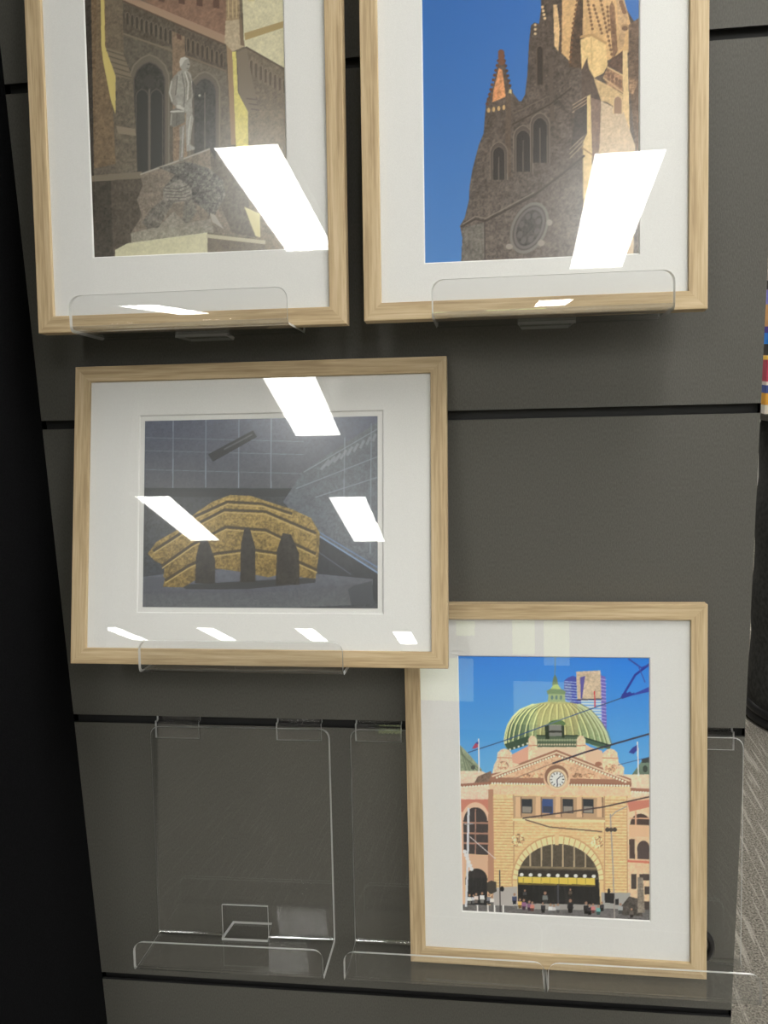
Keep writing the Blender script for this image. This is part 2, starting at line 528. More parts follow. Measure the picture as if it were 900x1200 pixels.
def paint_statue():
    P = Paint([(98.8, -37.7), (330.9, -58.1), (338.4, 294.2), (111.8, 303.9)], 0.2058, 0.29)
    P.view(95, 0, 3.6)
    P.poly([(-100, -400), (1000, -400), (1000, 1300), (-100, 1300)], (104, 94, 82), (96, 88, 78), nz=.06)
    # upper wall and eaves
    P.poly([(170, -400), (640, -400), (612, 180), (180, -30)], (120, 94, 80), (132, 104, 88), nz=.05)
    for x in (255, 330, 415, 490, 560): P.poly([(x, -300), (x + 26, -300), (x + 26, 10 + (x - 250) * .12), (x, 5 + (x - 250) * .12)], (94, 72, 62))
    P.poly([(180, -20), (612, 160), (610, 195), (180, 12)], (158, 132, 112))
    P.line([(180, 14), (610, 200)], 8, (92, 76, 66))
    P.poly([(180, 20), (400, 110), (392, 215), (180, 150)], (88, 80, 70), nz=.08)
    P.poly([(400, 120), (615, 205), (615, 300), (440, 240)], (92, 82, 72), nz=.08)
    for i in range(10): P.lancet(200 + i * 20, 62 + i * 8, 7, 112 + i * 9, (70, 64, 57), (116, 104, 92), 3)
    for i in range(8): P.lancet(455 + i * 20, 170 + i * 9, 7, 225 + i * 9, (74, 66, 58), (118, 104, 90), 3)
    P.line([(180, 150), (392, 225)], 7, (122, 110, 96)); P.line([(440, 245), (615, 310)], 6, (122, 106, 92))
    P.poly([(180, 160), (392, 235), (390, 760), (180, 760)], (96, 89, 79), nz=.06)
    P.poly([(440, 255), (615, 315), (640, 640), (450, 680)], (112, 103, 92), nz=.06)
    # windows
    P.lancet(292, 240, 82, 760, (104, 96, 86), (122, 112, 100), 6)
    P.lancet(292, 272, 64, 760, (64, 62, 58), (84, 78, 72), 5, nz=.08)
    P.lancet(262, 385, 26, 760, (58, 57, 55), (92, 87, 80), 4)
    P.lancet(322, 385, 26, 760, (58, 57, 55), (92, 87, 80), 4)
    P.ell(292, 350, 22, 26, (70, 67, 63)); P.line([(292, 385), (292, 760)], 6, (104, 98, 90))
    P.lancet(525, 312, 62, 680, (104, 96, 87), (126, 116, 104), 6)
    P.lancet(525, 340, 46, 680, (72, 70, 67), (92, 86, 80), 4, nz=.08)
    P.line([(525, 400), (525, 680)], 5, (106, 100, 92))
    P.poly([(388, 140), (440, 165), (452, 700), (392, 720)], (132, 112, 94), nz=.06)
    P.poly([(405, 150), (425, 158), (428, 180), (408, 172)], (96, 76, 66))
    # left buttress
    P.poly([(-60, -400), (50, -400), (62, 1300), (-60, 1300)], (62, 57, 52), nz=.08)
    P.poly([(40, -400), (100, -400), (150, 700), (60, 720)], (116, 98, 78), nz=.07)
    P.poly([(100, -400), (170, -400), (184, 230), (112, 215)], (108, 96, 82), nz=.06)
    P.poly([(84, -300), (98, -300), (106, 205), (150, 305), (153, 500), (130, 430), (97, 262), (90, 200)], (196, 178, 112))
    P.poly([(108, 210), (182, 232), (222, 345), (150, 330)], (124, 112, 96))
    for i in range(5): P.line([(112 + i * 9, 222 + i * 24), (186 + i * 8, 246 + i * 23)], 5, (90, 82, 72))
    P.poly([(150, 330), (222, 345), (236, 575), (242, 730), (150, 730)], (104, 95, 83), nz=.07)
    P.poly([(153, 540), (232, 552), (236, 582), (160, 572)], (134, 122, 106))
    P.poly([(45, 750), (262, 732), (262, 765), (48, 788)], (120, 110, 96))
    P.poly([(48, 775), (265, 760), (240, 1100), (60, 1110)], (84, 76, 67), nz=.08)
    P.poly([(50, 775), (130, 770), (140, 1100), (60, 1110)], (68, 62, 55), nz=.08)
    # right end: sunlit gable, roof slope and buttress
    P.poly([(668, -400), (900, -400), (900, 330), (690, 205)], (198, 191, 162), nz=.03)
    P.poly([(690, 150), (900, 85), (900, 112), (694, 180)], (160, 140, 100))
    for x, y in ((720, 15), (790, 5)): P.poly([(x - 14, y), (x - 8, y - 60), (x + 8, y - 60), (x + 14, y)], (196, 184, 140))
    P.poly([(700, 215), (900, 320), (900, 660), (720, 600)], (116, 104, 90), nz=.06)
    for i in range(8): P.lancet(720 + i * 20, 262 + i * 12, 7, 325 + i * 11, (92, 82, 72), (134, 120, 104), 3)
    P.line([(698, 208), (880, 312)], 7, (88, 76, 66))
    P.poly([(612, -400), (668, -400), (672, 95), (614, 100)], (150, 130, 104), nz=.05)
    for x in (622, 640, 656): P.line([(x, -400), (x + 2, 85)], 4, (186, 166, 128))
    P.poly([(612, 98), (672, 92), (694, 205), (640, 228), (608, 190)], (172, 156, 132), nz=.04)
    P.poly([(668, 60), (680, 100), (692, 205), (674, 200)], (118, 102, 86))
    P.poly([(616, 200), (640, 226), (656, 620), (636, 620)], (150, 126, 100))
    P.poly([(640, 228), (656, 228), (664, 400), (706, 480), (712, 640), (656, 640)], (206, 194, 118), nz=.03)
    P.poly([(660, 230), (700, 212), (742, 440), (752, 500), (706, 480), (668, 400)], (122, 110, 96))
    for i in range(4): P.line([(700 + i * 10, 425 + i * 22), (744 + i * 4, 430 + i * 22)], 5, (96, 86, 76))
    P.poly([(706, 480), (880, 470), (880, 1100), (712, 1100)], (124, 112, 96), nz=.06)
    # boulder with dark bronze mass
    P.poly([(253, 745), (330, 712), (410, 688), (545, 636), (600, 755), (660, 860), (745, 1010), (540, 1000), (216, 1036), (214, 992), (262, 918), (240, 850), (264, 790)], (124, 113, 102), nz=.07)
    P.poly([(545, 640), (600, 755), (745, 1010), (640, 990), (560, 800)], (98, 90, 80), nz=.07)
    P.line([(255, 744), (410, 688), (545, 637)], 7, (162, 154, 142))
    P.poly([(330, 715), (450, 690), (545, 720), (600, 770), (612, 830), (560, 930), (520, 890), (470, 850), (350, 850), (352, 800), (400, 745)], (98, 94, 88), nz=.16)
    P.poly([(350, 800), (420, 765), (470, 800), (470, 850), (400, 865), (350, 850)], (132, 126, 118), nz=.10)
    for i in range(5): P.line([(352 + i * 4, 800 + i * 14), (410 + i * 10, 806 + i * 12), (455 + i * 4, 790 + i * 14)], 3, (84, 78, 72))
    P.poly([(345, 850), (395, 860), (330, 970), (290, 980), (262, 945), (300, 890)], (110, 104, 97), nz=.10)
    P.poly([(440, 855), (478, 850), (492, 900), (448, 962), (430, 940)], (116, 110, 102), nz=.10)
    P.poly([(395, 900), (445, 950), (550, 930), (560, 985), (300, 1000), (330, 965)], (140, 133, 122), nz=.06)
    P.poly([(545, 905), (568, 915), (605, 975), (585, 962), (556, 945)], (158, 150, 138))
    P.poly([(214, 992), (300, 970), (560, 960), (560, 990), (218, 1034)], (142, 136, 124), nz=.06)
    # standing figure in a long coat
    g, d, l = (150, 146, 138), (88, 84, 79), (186, 182, 174)
    P.poly([(418, 268), (424, 254), (440, 249), (456, 256), (461, 272), (463, 288), (457, 302), (448, 310), (432, 308), (421, 294)], g)
    P.poly([(418, 270), (424, 254), (440, 249), (454, 256), (440, 264), (430, 282), (422, 292)], l); P.line([(452, 280), (460, 282)], 4, d); P.line([(448, 298), (456, 299)], 3, d)
    P.poly([(412, 312), (430, 304), (452, 308), (466, 322), (474, 355), (478, 400), (470, 440), (474, 484), (436, 486), (404, 470), (396, 400), (398, 335)], g, nz=.04)
    P.poly([(440, 312), (456, 318), (470, 360), (468, 420), (452, 440), (446, 370)], (126, 121, 113), nz=.03)
    P.line([(442, 312), (456, 360), (452, 430)], 6, l); P.line([(428, 318), (440, 380), (438, 460)], 3, d); P.line([(470, 350), (478, 400)], 4, l)
    P.poly([(398, 328), (412, 316), (410, 370), (400, 420), (412, 452), (404, 462), (384, 440), (372, 400), (382, 350)], (138, 133, 125), nz=.03)
    P.line([(410, 330), (402, 410)], 3, d); P.line([(386, 352), (377, 400), (388, 436)], 4, l)
    P.poly([(404, 452), (420, 452), (440, 468), (432, 478), (412, 472)], l)
    P.poly([(470, 345), (486, 372), (484, 400), (474, 404)], (84, 80, 76)); P.ell(503, 412, 5, 5, (176, 170, 160))
    P.poly([(382, 476), (404, 464), (442, 476), (440, 526), (394, 546), (378, 536)], (112, 108, 101), nz=.04)
    P.line([(382, 480), (438, 478)], 7, l); P.line([(385, 488), (382, 536)], 6, g); P.line([(408, 484), (406, 538)], 3, d)
    P.poly([(446, 484), (470, 482), (478, 510), (470, 556), (463, 616), (482, 630), (482, 640), (448, 648), (444, 566)], g, nz=.04)
    P.line([(466, 500), (458, 560), (454, 620)], 4, l)
    P.poly([(418, 544), (442, 532), (440, 600), (434, 690), (416, 690), (419, 610)], (132, 127, 119), nz=.04); P.line([(434, 545), (428, 670)], 3, l)
    # plinth
    P.poly([(148, 1062), (200, 1034), (536, 988), (536, 1080), (148, 1110)], (198, 193, 164), nz=.02)
    P.poly([(536, 988), (776, 1022), (776, 1110), (536, 1100)], (112, 102, 90), nz=.04)
    P.line([(536, 1003), (776, 1030)], 16, (178, 170, 146))
    P.poly([(690, 880), (756, 910), (758, 1010), (738, 1004)], (206, 196, 150))
    return P

def paint_tower():
    P = Paint([(494.3, -44.5), (748.2, -67.6), (747.6, 299.6), (498.5, 310.8)], 0.2046, 0.29)
    P.view(480, 0, 2.903)
    P.poly([(0, -300), (900, -300), (900, 950), (0, 950)], (44, 92, 160), (72, 122, 184))
    st = (74, 62, 54); st2 = (96, 86, 80)
    # whole shaded tower
    P.poly([(176, 900), (180, 815), (172, 775), (188, 748), (202, 690), (205, 640), (214, 585), (236, 500), (252, 462), (258, 385), (262, 350), (285, 300),
            (303, 215), (313, 180), (324, 215), (330, 262), (344, 310), (352, 325), (372, 352), (380, 352), (392, 330), (400, 262), (405, 160), (412, 95),
            (424, 85), (440, 90), (446, 40), (450, -300), (640, -300), (735, 40), (760, 80), (782, 90), (785, 900)], st, st2, nz=.10)
    P.view(590, 0, 5.294)
    P.poly([(368, -500), (500, -500), (740, 0), (765, 90), (782, 160), (775, 340), (640, 390), (600, 290), (470, 240), (415, 400), (358, 345)], (192, 156, 112), nz=.04)
    P.poly([(470, -500), (500, -500), (484, 440), (404, 430), (416, 250), (440, 120), (462, 0)], (76, 60, 48), nz=.10)
    P.poly([(306, 45), (330, 45), (348, 200), (338, 335), (314, 300)], (200, 166, 124), nz=.05)
    P.dots((240, 60), (255, 130), 4, 9, (206, 176, 136)); P.dots((196, 170), (196, 225), 3, 8, (196, 170, 136))
    P.dots((430, 160), (410, 400), 9, 9, (110, 80, 58)); P.dots((455, 20), (432, 160), 6, 9, (110, 80, 58))
    P.dots((352, 60), (352, 330), 10, 8, (84, 64, 52))
    P.poly([(474, 262), (540, 238), (628, 290), (642, 420), (616, 470), (556, 500), (526, 440), (482, 445)], (208, 178, 128), nz=.04)
    P.line([(474, 246), (545, 232), (632, 284)], 16, (168, 134, 94)); P.line([(540, 250), (545, 440)], 4, (180, 148, 104))
    for a, b, n in (((516, 0), (548, 195), 9), ((556, 50), (606, 222), 8), ((600, 20), (672, 380), 14), ((640, 60), (652, 200), 6)):
        P.line([a, b], 5, (146, 112, 82)); P.dots(a, b, n, 9, (112, 84, 62))
    P.poly([(652, 60), (668, 20), (686, 60), (704, 330), (676, 385), (664, 250)], (122, 92, 70), nz=.08)
    P.poly([(690, -100), (740, 0), (768, 120), (740, 300), (716, 340)], (178, 146, 110), nz=.06)
    P.dots((725, 30), (745, 90), 4, 14, (124, 92, 70)); P.ell(748, 185, 26, 22, (158, 126, 94)); P.ell(748, 192, 18, 16, (108, 84, 66))
    P.poly([(668, 380), (735, 330), (735, 470), (640, 420)], (92, 70, 58), nz=.08)
    P.poly([(482, 445), (516, 375), (526, 440), (560, 500), (600, 620), (590, 700), (480, 700)], (84, 70, 62), nz=.06)
    P.poly([(556, 500), (640, 540), (740, 600), (744, 760), (700, 690), (640, 650), (602, 640)], (188, 160, 120), nz=.05)
    P.poly([(614, 492), (642, 432), (734, 484), (734, 592), (640, 540)], (150, 116, 90), nz=.10)
    for x, y in ((648, 480), (672, 492), (696, 506), (718, 520)): P.ell(x, y, 10, 13, (112, 84, 68)); P.ell(x, y + 26, 9, 12, (116, 88, 70))
    P.line([(640, 432), (740, 486)], 9, (196, 166, 126)); P.line([(616, 498), (740, 592)], 8, (186, 156, 118))
    P.poly([(734, 330), (764, 326), (774, 640), (780, 960), (744, 960), (738, 760)], (204, 176, 132), nz=.03)
    P.poly([(772, 170), (845, 120), (845, 1000), (812, 920), (792, 700), (772, 480)], (102, 82, 68), nz=.10)
    P.poly([(774, 490), (830, 520), (800, 600), (776, 590)], (150, 118, 92), nz=.12)
    P.poly([(600, 640), (740, 710), (812, 920), (800, 1700), (520, 1700), (560, 1060), (592, 930)], (186, 164, 138), nz=.04)
    P.lancet(705, 610, 26, 720, (140, 112, 92), (196, 168, 130), 6)
    P.poly([(536, 620), (602, 640), (592, 930), (560, 1060), (545, 960)], (122, 100, 88), nz=.05)
    P.poly([(514, 612), (536, 600), (546, 960), (540, 1400), (492, 1400), (490, 900), (516, 840)], (202, 176, 130), nz=.03)
    P.line([(484, 930), (548, 975)], 8, (140, 112, 86))
    for i in range(3):
        P.line([(425, 668 + i * 22), (515, 612 + i * 20)], 5, (176, 150, 124), a=.8)
        P.line([(408, 940 + i * 28), (496, 855 + i * 26)], 6, (160, 142, 122), a=.7)
    P.poly([(440, 700), (512, 660), (512, 840), (420, 920)], (74, 66, 62), nz=.06)
    P.line([(290, 380), (300, 760)], 26, (88, 76, 68)); P.line([(50, 790), (290, 660), (420, 560)], 9, (64, 54, 48))
    P.line([(60, 720), (280, 610)], 5, (104, 92, 82)); P.lancet(225, 300, 20, 540, (56, 47, 42), (92, 78, 68), 4)
    P.view(530, 60, 4.8)
    P.poly([(262, 108), (282, 120), (300, 270), (226, 300), (232, 235), (246, 180)], (196, 136, 94), nz=.08)
    P.dots((266, 40), (196, 310), 11, 9, (96, 64, 48)); P.dots((288, 40), (330, 235), 8, 9, (80, 60, 50)); P.dots((275, 22), (278, 75), 3, 18, (112, 76, 58))
    P.dots((205, 345), (290, 330), 4, 8, (190, 156, 110), 14); P.ell(326, 242, 8, 16, (196, 176, 128))
    P.poly([(300, 250), (328, 250), (330, 720), (296, 720)], (92, 78, 68), nz=.05)
    for cx, top, w, bot in ((262, 548, 34, 735), (398, 455, 40, 690), (492, 385, 40, 640)):
        P.lancet(cx, top - 26, w + 14, bot, (82, 72, 66), (118, 106, 96), 5)
        P.lancet(cx, top, w, bot, (52, 46, 44), (100, 90, 82), 4)
        P.line([(cx, top + 60), (cx, bot)], 6, (96, 86, 80))
    P.line([(50, 1000), (130, 955), (185, 968), (460, 822), (620, 700), (740, 600)], 11, (66, 57, 53))
    P.line([(60, 985), (130, 940), (188, 952), (460, 806)], 4, (132, 120, 110))
    P.poly([(60, 1005), (180, 975), (180, 1250), (52, 1250)], (104, 98, 92), nz=.08)
    P.line([(182, 975), (184, 1250)], 6, (70, 62, 58))
    P.ell(432, 1005, 98, 152, (112, 105, 100), rot=.42); P.ell(432, 1005, 84, 134, (80, 73, 70), rot=.42); P.ell(432, 1005, 76, 124, (98, 91, 88), rot=.42)
    P.ell(432, 1005, 64, 108, (70, 64, 62), nz=.1, rot=.42)
    for k in range(8):
        th = k * math.pi / 4
        x, y = 46 * math.cos(th), 78 * math.sin(th)
        P.ell(432 + x * .913 - y * .408, 1005 + x * .408 + y * .913, 14, 20, (88, 82, 79), rot=.42)
    P.ell(320, 1110, 20, 16, (140, 130, 122)); P.ell(498, 1090, 20, 18, (134, 124, 116)); P.ell(545, 975, 16, 18, (134, 126, 118))
    return P

def paint_plaza():
    P = Paint([(170.8, 494.7), (443.6, 488.8), (443.8, 713.3), (168.0, 711.6)], 0.2615, 0.2065)
    P.view(150, 470, 2.903)
    P.poly([(0, 0), (920, 0), (920, 320), (0, 320)], (86, 92, 114), (82, 84, 90), nz=.03)
    P.poly([(0, 305), (920, 300), (920, 760), (0, 760)], (60, 62, 66), (66, 68, 74), nz=.06)
    for x in (157, 268, 380, 490): P.line([(x, 40), (x - 1, 300)], 2.5, (136, 142, 158))
    for y in (128, 172, 236): P.line([(40, y), (600, y + 14)], 2, (112, 118, 132))
    P.poly([(40, 298), (575, 300), (560, 328), (40, 330)], (48, 50, 54))
    P.poly([(275, 185), (428, 104), (442, 126), (292, 210)], (44, 45, 50)); P.line([(330, 168), (425, 118)], 5, (84, 86, 92))
    P.poly([(530, 345), (600, 240), (860, 70), (860, 620), (700, 540)], (90, 95, 104), nz=.05)
    for a in ((600, 245, 858, 95), (575, 300, 858, 190), (640, 330, 858, 260), (740, 130, 735, 420), (830, 80, 826, 520)): P.line([a[:2], a[2:]], 3, (132, 138, 148), a=.8)
    for i in range(9): P.line([(660 + i * 22, 235 - i * 12), (685 + i * 20, 205 - i * 11)], 9, (150, 154, 160), a=.5)
    P.poly([(480, 395), (620, 440), (860, 590), (860, 680), (480, 620)], (52, 54, 60), nz=.04)
    P.line([(620, 440), (860, 590)], 5, (120, 142, 178)); P.line([(640, 440), (860, 572)], 4, (96, 116, 150)); P.line([(600, 480), (760, 590)], 3, (84, 88, 98))
    P.poly([(40, 600), (240, 575), (470, 572), (835, 606), (835, 625), (500, 655), (40, 660)], (96, 99, 110), (84, 86, 94), nz=.03)
    P.poly([(40, 655), (500, 650), (830, 618), (838, 690), (500, 706), (40, 720)], (84, 86, 94), (98, 100, 104), nz=.03)
    P.poly([(750, 640), (770, 628), (832, 612), (838, 690), (762, 694)], (70, 72, 78))
    P.poly([(180, 625), (640, 600), (640, 618), (400, 640), (200, 640)], (60, 60, 62))
    # a plain ochre mound pierced by dark openings, standing on the plinth
    och, dk = (170, 140, 72), (54, 50, 46)
    P.poly([(70, 520), (100, 480), (170, 440), (230, 385), (290, 345), (350, 322), (420, 325), (480, 345), (560, 370), (625, 400), (655, 450), (652, 520), (640, 605),
            (595, 600), (520, 590), (480, 600), (380, 580), (300, 570), (190, 634), (120, 632), (128, 560), (95, 545)], (152, 128, 74), (118, 98, 56), nz=.12)
    for pts in (((90, 510), (200, 440), (330, 372), (470, 378), (640, 450)), ((120, 560), (220, 490), (335, 430), (470, 440), (640, 520)), ((130, 610), (210, 560), (300, 520), (420, 505), (520, 520), (645, 575)), ((230, 395), (340, 345), (460, 352), (560, 385))):
        P.line(pts, 9, (70, 60, 42)); P.line([(x, y + 9) for x, y in pts], 4, (178, 154, 96))
    for cx, w, top, b in ((265, 34, 470, 600), (410, 26, 430, 596), (545, 40, 450, 606)):
        P.poly([(cx - w, b + 20), (cx - w * .9, top + 60), (cx - w * .4, top), (cx + w * .3, top + 6), (cx + w, top + 70), (cx + w, b + 20)], dk, nz=.08)
    P.poly([(60, 600), (130, 600), (120, 640), (60, 640)], (84, 87, 96))
    return P

def paint_station():
    P = Paint([(536.6, 768.2), (760.4, 770.6), (760.9, 1075.5), (541.9, 1064.1)], 0.2087, 0.2982)
    P.view(520, 750, 3.4615)
    P.poly([(0, 0), (900, 0), (900, 620), (0, 620)], (34, 112, 212), (104, 168, 230))
    P.poly([(0, 560), (900, 560), (900, 1200), (0, 1200)], (206, 172, 138))
    # office tower
    P.poly([(486, 165), (500, 152), (522, 143), (538, 150), (538, 238), (560, 245), (560, 285), (486, 232)], (62, 72, 160))
    for i in range(10): P.line([(488, 166 + i * 11), (556, 172 + i * 11)], 3, (146, 164, 222))
    P.poly([(556, 232), (640, 236), (658, 362), (600, 312), (556, 276)], (120, 164, 222))
    for i in range(10): P.line([(556, 244 + i * 12), (642, 246 + i * 12)], 4, (226, 236, 246))
    P.poly([(634, 140), (654, 148), (660, 365), (640, 345)], (104, 96, 178))
    for i in range(14): P.line([(636, 156 + i * 14), (657, 160 + i * 14)], 3, (168, 160, 214))
    P.poly([(536, 127), (634, 122), (638, 236), (540, 239)], (190, 170, 148), nz=.05)
    P.poly([(552, 150), (572, 144), (566, 190), (560, 236), (554, 236)], (84, 78, 150))
    P.line([(540, 240), (640, 237)], 5, (60, 54, 74)); P.line([(610, 206), (612, 270)], 5, (196, 60, 70))
    # side domes and wings
    P.poly([(50, 415), (68, 424), (105, 462), (152, 518), (160, 550), (50, 550)], (148, 158, 134), (128, 138, 116), nz=.04)
    for i in range(5): P.line([(66, 424 + i * 8), (90 + i * 16, 528)], 3, (98, 108, 90))
    P.ell(118, 512, 9, 9, (70, 76, 70))
    P.poly([(758, 545), (800, 488), (840, 470), (840, 545)], (112, 132, 116), (92, 108, 96))
    P.poly([(800, 478), (840, 470), (840, 492), (802, 494)], (54, 60, 62)); P.ell(815, 518, 10, 14, (58, 66, 62))
    P.poly([(50, 526), (152, 526), (196, 545), (196, 690), (50, 690)], (226, 192, 172), nz=.03)
    P.poly([(138, 548), (190, 526), (204, 572), (120, 580)], (112, 92, 82), nz=.08)
    P.line([(50, 585), (195, 575)], 12, (148, 104, 90)); P.dots((58, 592), (190, 582), 12, 4, (240, 214, 192))
    P.poly([(730, 540), (845, 540), (845, 700), (730, 700)], (230, 194, 170), nz=.03)
    P.line([(735, 600), (845, 605)], 14, (150, 106, 90)); P.dots((742, 608), (840, 614), 10, 4, (242, 216, 194))
    # drum and dome
    P.poly([(272, 462), (345, 424), (345, 510), (275, 510)], (206, 156, 136)); P.poly([(345, 424), (575, 420), (660, 470), (660, 530), (345, 520)], (232, 186, 162))
    P.poly([(570, 424), (640, 445), (668, 520), (572, 480)], (228, 178, 152))
    dy = [246, 258, 280, 308, 340, 370, 400, 424]; dl = [28, 98, 150, 180, 200, 209, 214, 212]; drr = [28, 92, 132, 158, 182, 200, 210, 216]
    left = [(458 - a, y) for a, y in zip(dl, dy)]; right = [(458 + a, y) for a, y in zip(drr, dy)]
    P.poly(left + [(262, 446), (345, 412), (375, 396), (540, 396), (572, 410), (640, 440)] + right[::-1], (168, 164, 116), (124, 150, 116), nz=.04)
    P.poly([(246, 400), (250, 370), (262, 338), (300, 300), (345, 290), (345, 390), (300, 405)], (80, 104, 84), (54, 74, 62), a=.6)
    for k in range(-9, 10):
        s = math.sin(math.radians(k * 9.4))
        pts = [(458 + s * (dl[i] if s < 0 else drr[i]), dy[i]) for i in range(1, 8)]
        pts[-1] = (pts[-1][0], 418 if abs(s) > .6 else 392)
        P.line(pts, 5, (206, 212, 158) if k < 5 else (188, 196, 158))
        P.line([(x + 6, y) for x, y in pts], 4, (112, 120, 84) if k > -4 else (58, 82, 66), a=.8)
    P.poly([(380, 255), (540, 255), (545, 390), (375, 390)], (170, 142, 92), a=.30)
    P.poly([(246, 418), (345, 384), (345, 420), (262, 446)], (56, 76, 64)); P.dots((268, 440), (338, 416), 5, 4, (220, 210, 190))
    P.poly([(376, 384), (540, 384), (540, 430), (376, 430)], (78, 92, 76)); P.dots((384, 402), (532, 402), 15, 5, (138, 146, 120)); P.dots((384, 420), (532, 420), 15, 4, (180, 170, 146))
    P.poly([(568, 392), (676, 425), (672, 440), (568, 412)], (70, 92, 78))
    P.line([(376, 384), (540, 384), (676, 424)], 5, (44, 58, 52))
    P.poly([(408, 345), (428, 332), (428, 398), (412, 398)], (38, 48, 40)); P.ell(458, 336, 34, 15, (50, 84, 56)); P.poly([(426, 340), (480, 340), (482, 386), (426, 386)], (118, 118, 118))
    P.poly([(476, 338), (488, 346), (488, 392), (478, 392)], (40, 52, 44)); P.line([(424, 368), (480, 368)], 8, (42, 44, 42))
    for x in (342, 538): P.poly([(x, 398), (x + 10, 384), (x + 26, 386), (x + 36, 400), (x + 36, 485), (x, 490)], (234, 192, 164), nz=.05); P.line([(x, 424), (x + 36, 424)], 5, (186, 140, 116))
    # lantern
    P.line([(450, 40), (450, 150)], 4, (92, 124, 150)); P.poly([(443, 152), (450, 138), (458, 152), (464, 182), (438, 182)], (92, 112, 92))
    P.poly([(428, 202), (444, 180), (462, 178), (478, 202)], (160, 178, 112)); P.poly([(416, 204), (432, 196), (480, 198), (494, 208), (490, 220), (420, 218)], (92, 116, 92))
    P.poly([(424, 216), (490, 218), (492, 248), (420, 248)], (134, 150, 116))
    for x in (438, 456, 474): P.ell(x, 231, 5, 9, (70, 98, 112))
    # facade
    P.poly([(186, 560), (756, 568), (752, 1130), (200, 1115)], (222, 186, 144), (218, 184, 132), nz=.03)
    for i in range(36):
        y = 640 + i * 12
        P.line([(196, y), (284, y + 1)], 3, (184, 146, 108)); P.line([(648, y + 3), (744, y + 4)], 3, (184, 146, 108))
        if y > 716: P.line([(284, y + 1), (648, y + 3)], 2, (196, 158, 116))
    for x in (196, 282, 650, 742): P.line([(x, 600), (x + 2, 1060)], 4, (176, 138, 106))
    P.poly([(186, 556), (192, 538), (456, 440), (758, 558), (760, 585), (186, 572)], (150, 108, 90))
    P.poly([(228, 552), (456, 466), (700, 560)], (212, 170, 140), nz=.06)
    P.line([(196, 548), (456, 452), (752, 566)], 6, (232, 192, 166)); P.dots((215, 552), (446, 466), 22, 4.5, (240, 212, 188)); P.dots((468, 468), (735, 570), 24, 4.5, (240, 212, 188))
    P.line([(186, 572), (756, 584)], 12, (140, 98, 82)); P.dots((196, 576), (410, 580), 20, 4.5, (242, 214, 190)); P.dots((505, 582), (748, 586), 22, 4.5, (242, 214, 190))
    P.poly([(190, 584), (752, 594), (752, 628), (190, 620)], (226, 184, 154), nz=.03)
    for x in (330, 380, 540, 590): P.ell(x, 545, 22, 10, (190, 146, 118), nz=.2)
    P.ell(458, 556, 54, 54, (216, 176, 146)); P.ell(456, 548, 48, 46, (132, 96, 80)); P.ell(459, 558, 41, 41, (226, 190, 160)); P.ell(459, 559, 33, 33, (150, 130, 112)); P.ell(459, 560, 30, 30, (238, 238, 236))
    for k in range(12):
        th = k * math.pi / 6
        P.line([(459 + 21 * math.sin(th), 560 - 21 * math.cos(th)), (459 + 28 * math.sin(th), 560 - 28 * math.cos(th))], 4, (50, 50, 56))
    P.line([(459, 560), (474, 546)], 4, (40, 42, 60)); P.line([(459, 560), (460, 584)], 4, (40, 42, 60))
    # turrets
    P.poly([(214, 482), (218, 452), (232, 440), (246, 436), (262, 441), (274, 452), (278, 492), (308, 500), (250, 528), (196, 536), (204, 500)], (236, 194, 168), nz=.05)
    P.line([(216, 472), (276, 474)], 5, (196, 150, 126)); P.ell(240, 505, 22, 18, (206, 162, 136), nz=.2)
    P.poly([(640, 482), (646, 452), (660, 440), (674, 436), (690, 441), (702, 452), (708, 492), (730, 512), (728, 546), (648, 532)], (238, 194, 164), nz=.05)
    P.line([(642, 474), (706, 476)], 5, (196, 150, 124)); P.ell(676, 515, 24, 18, (208, 164, 134), nz=.2); P.ell(626, 498, 14, 9, (150, 104, 86))
    # window row
    P.poly([(278, 626), (652, 634), (652, 722), (284, 714)], (176, 144, 116))
    for i, x in enumerate((314, 398, 480, 562)):
        P.poly([(x, 638), (x + 44, 639), (x + 44, 697), (x, 695)], (44, 48, 56) if i != 1 else (56, 78, 126)); P.poly([(x + 4, 668), (x + 40, 669), (x + 40, 694), (x + 4, 693)], (134, 128, 122) if i != 1 else (60, 66, 84))
    for x in (290, 372, 452, 538, 620): P.poly([(x, 630), (x + 20, 630), (x + 22, 712), (x, 712)], (206, 172, 138)); P.line([(x + 22, 632), (x + 24, 712)], 5, (126, 98, 80))
    P.line([(280, 722), (652, 728)], 8, (236, 200, 160))
    # great arch
    P.ell(463, 964, 190, 182, (190, 150, 112)); P.ell(463, 964, 184, 176, (234, 200, 154)); P.poly([(279, 960), (647, 964), (640, 1080), (296, 1075)], (220, 184, 136))
    for k in range(25):
        th = math.pi * (k / 24)
        P.line([(463 - 166 * math.cos(th), 964 - 146 * math.sin(th)), (463 - 184 * math.cos(th), 964 - 175 * math.sin(th))], 3, (176, 138, 100))
    P.ell(463, 964, 165, 145, (82, 74, 64), (66, 58, 50), nz=.05); P.poly([(298, 960), (628, 962), (634, 1075), (300, 1070)], (26, 26, 29))
    P.poly([(448, 782), (466, 782), (464, 824), (450, 824)], (220, 182, 138))
    for x in (350, 395, 438, 482, 528, 573):
        top = 964 - 143 * math.sqrt(max(0, 1 - ((x - 463) / 165) ** 2)); P.line([(x, top), (x, 914)], 6, (176, 156, 128))
    P.line([(312, 912), (616, 918)], 8, (120, 106, 86)); P.poly([(302, 922), (622, 928), (626, 955), (300, 950)], (44, 40, 38))
    P.poly([(300, 951), (612, 957), (612, 984), (302, 976)], (206, 182, 84)); P.line([(300, 980), (612, 987)], 5, (96, 80, 40))
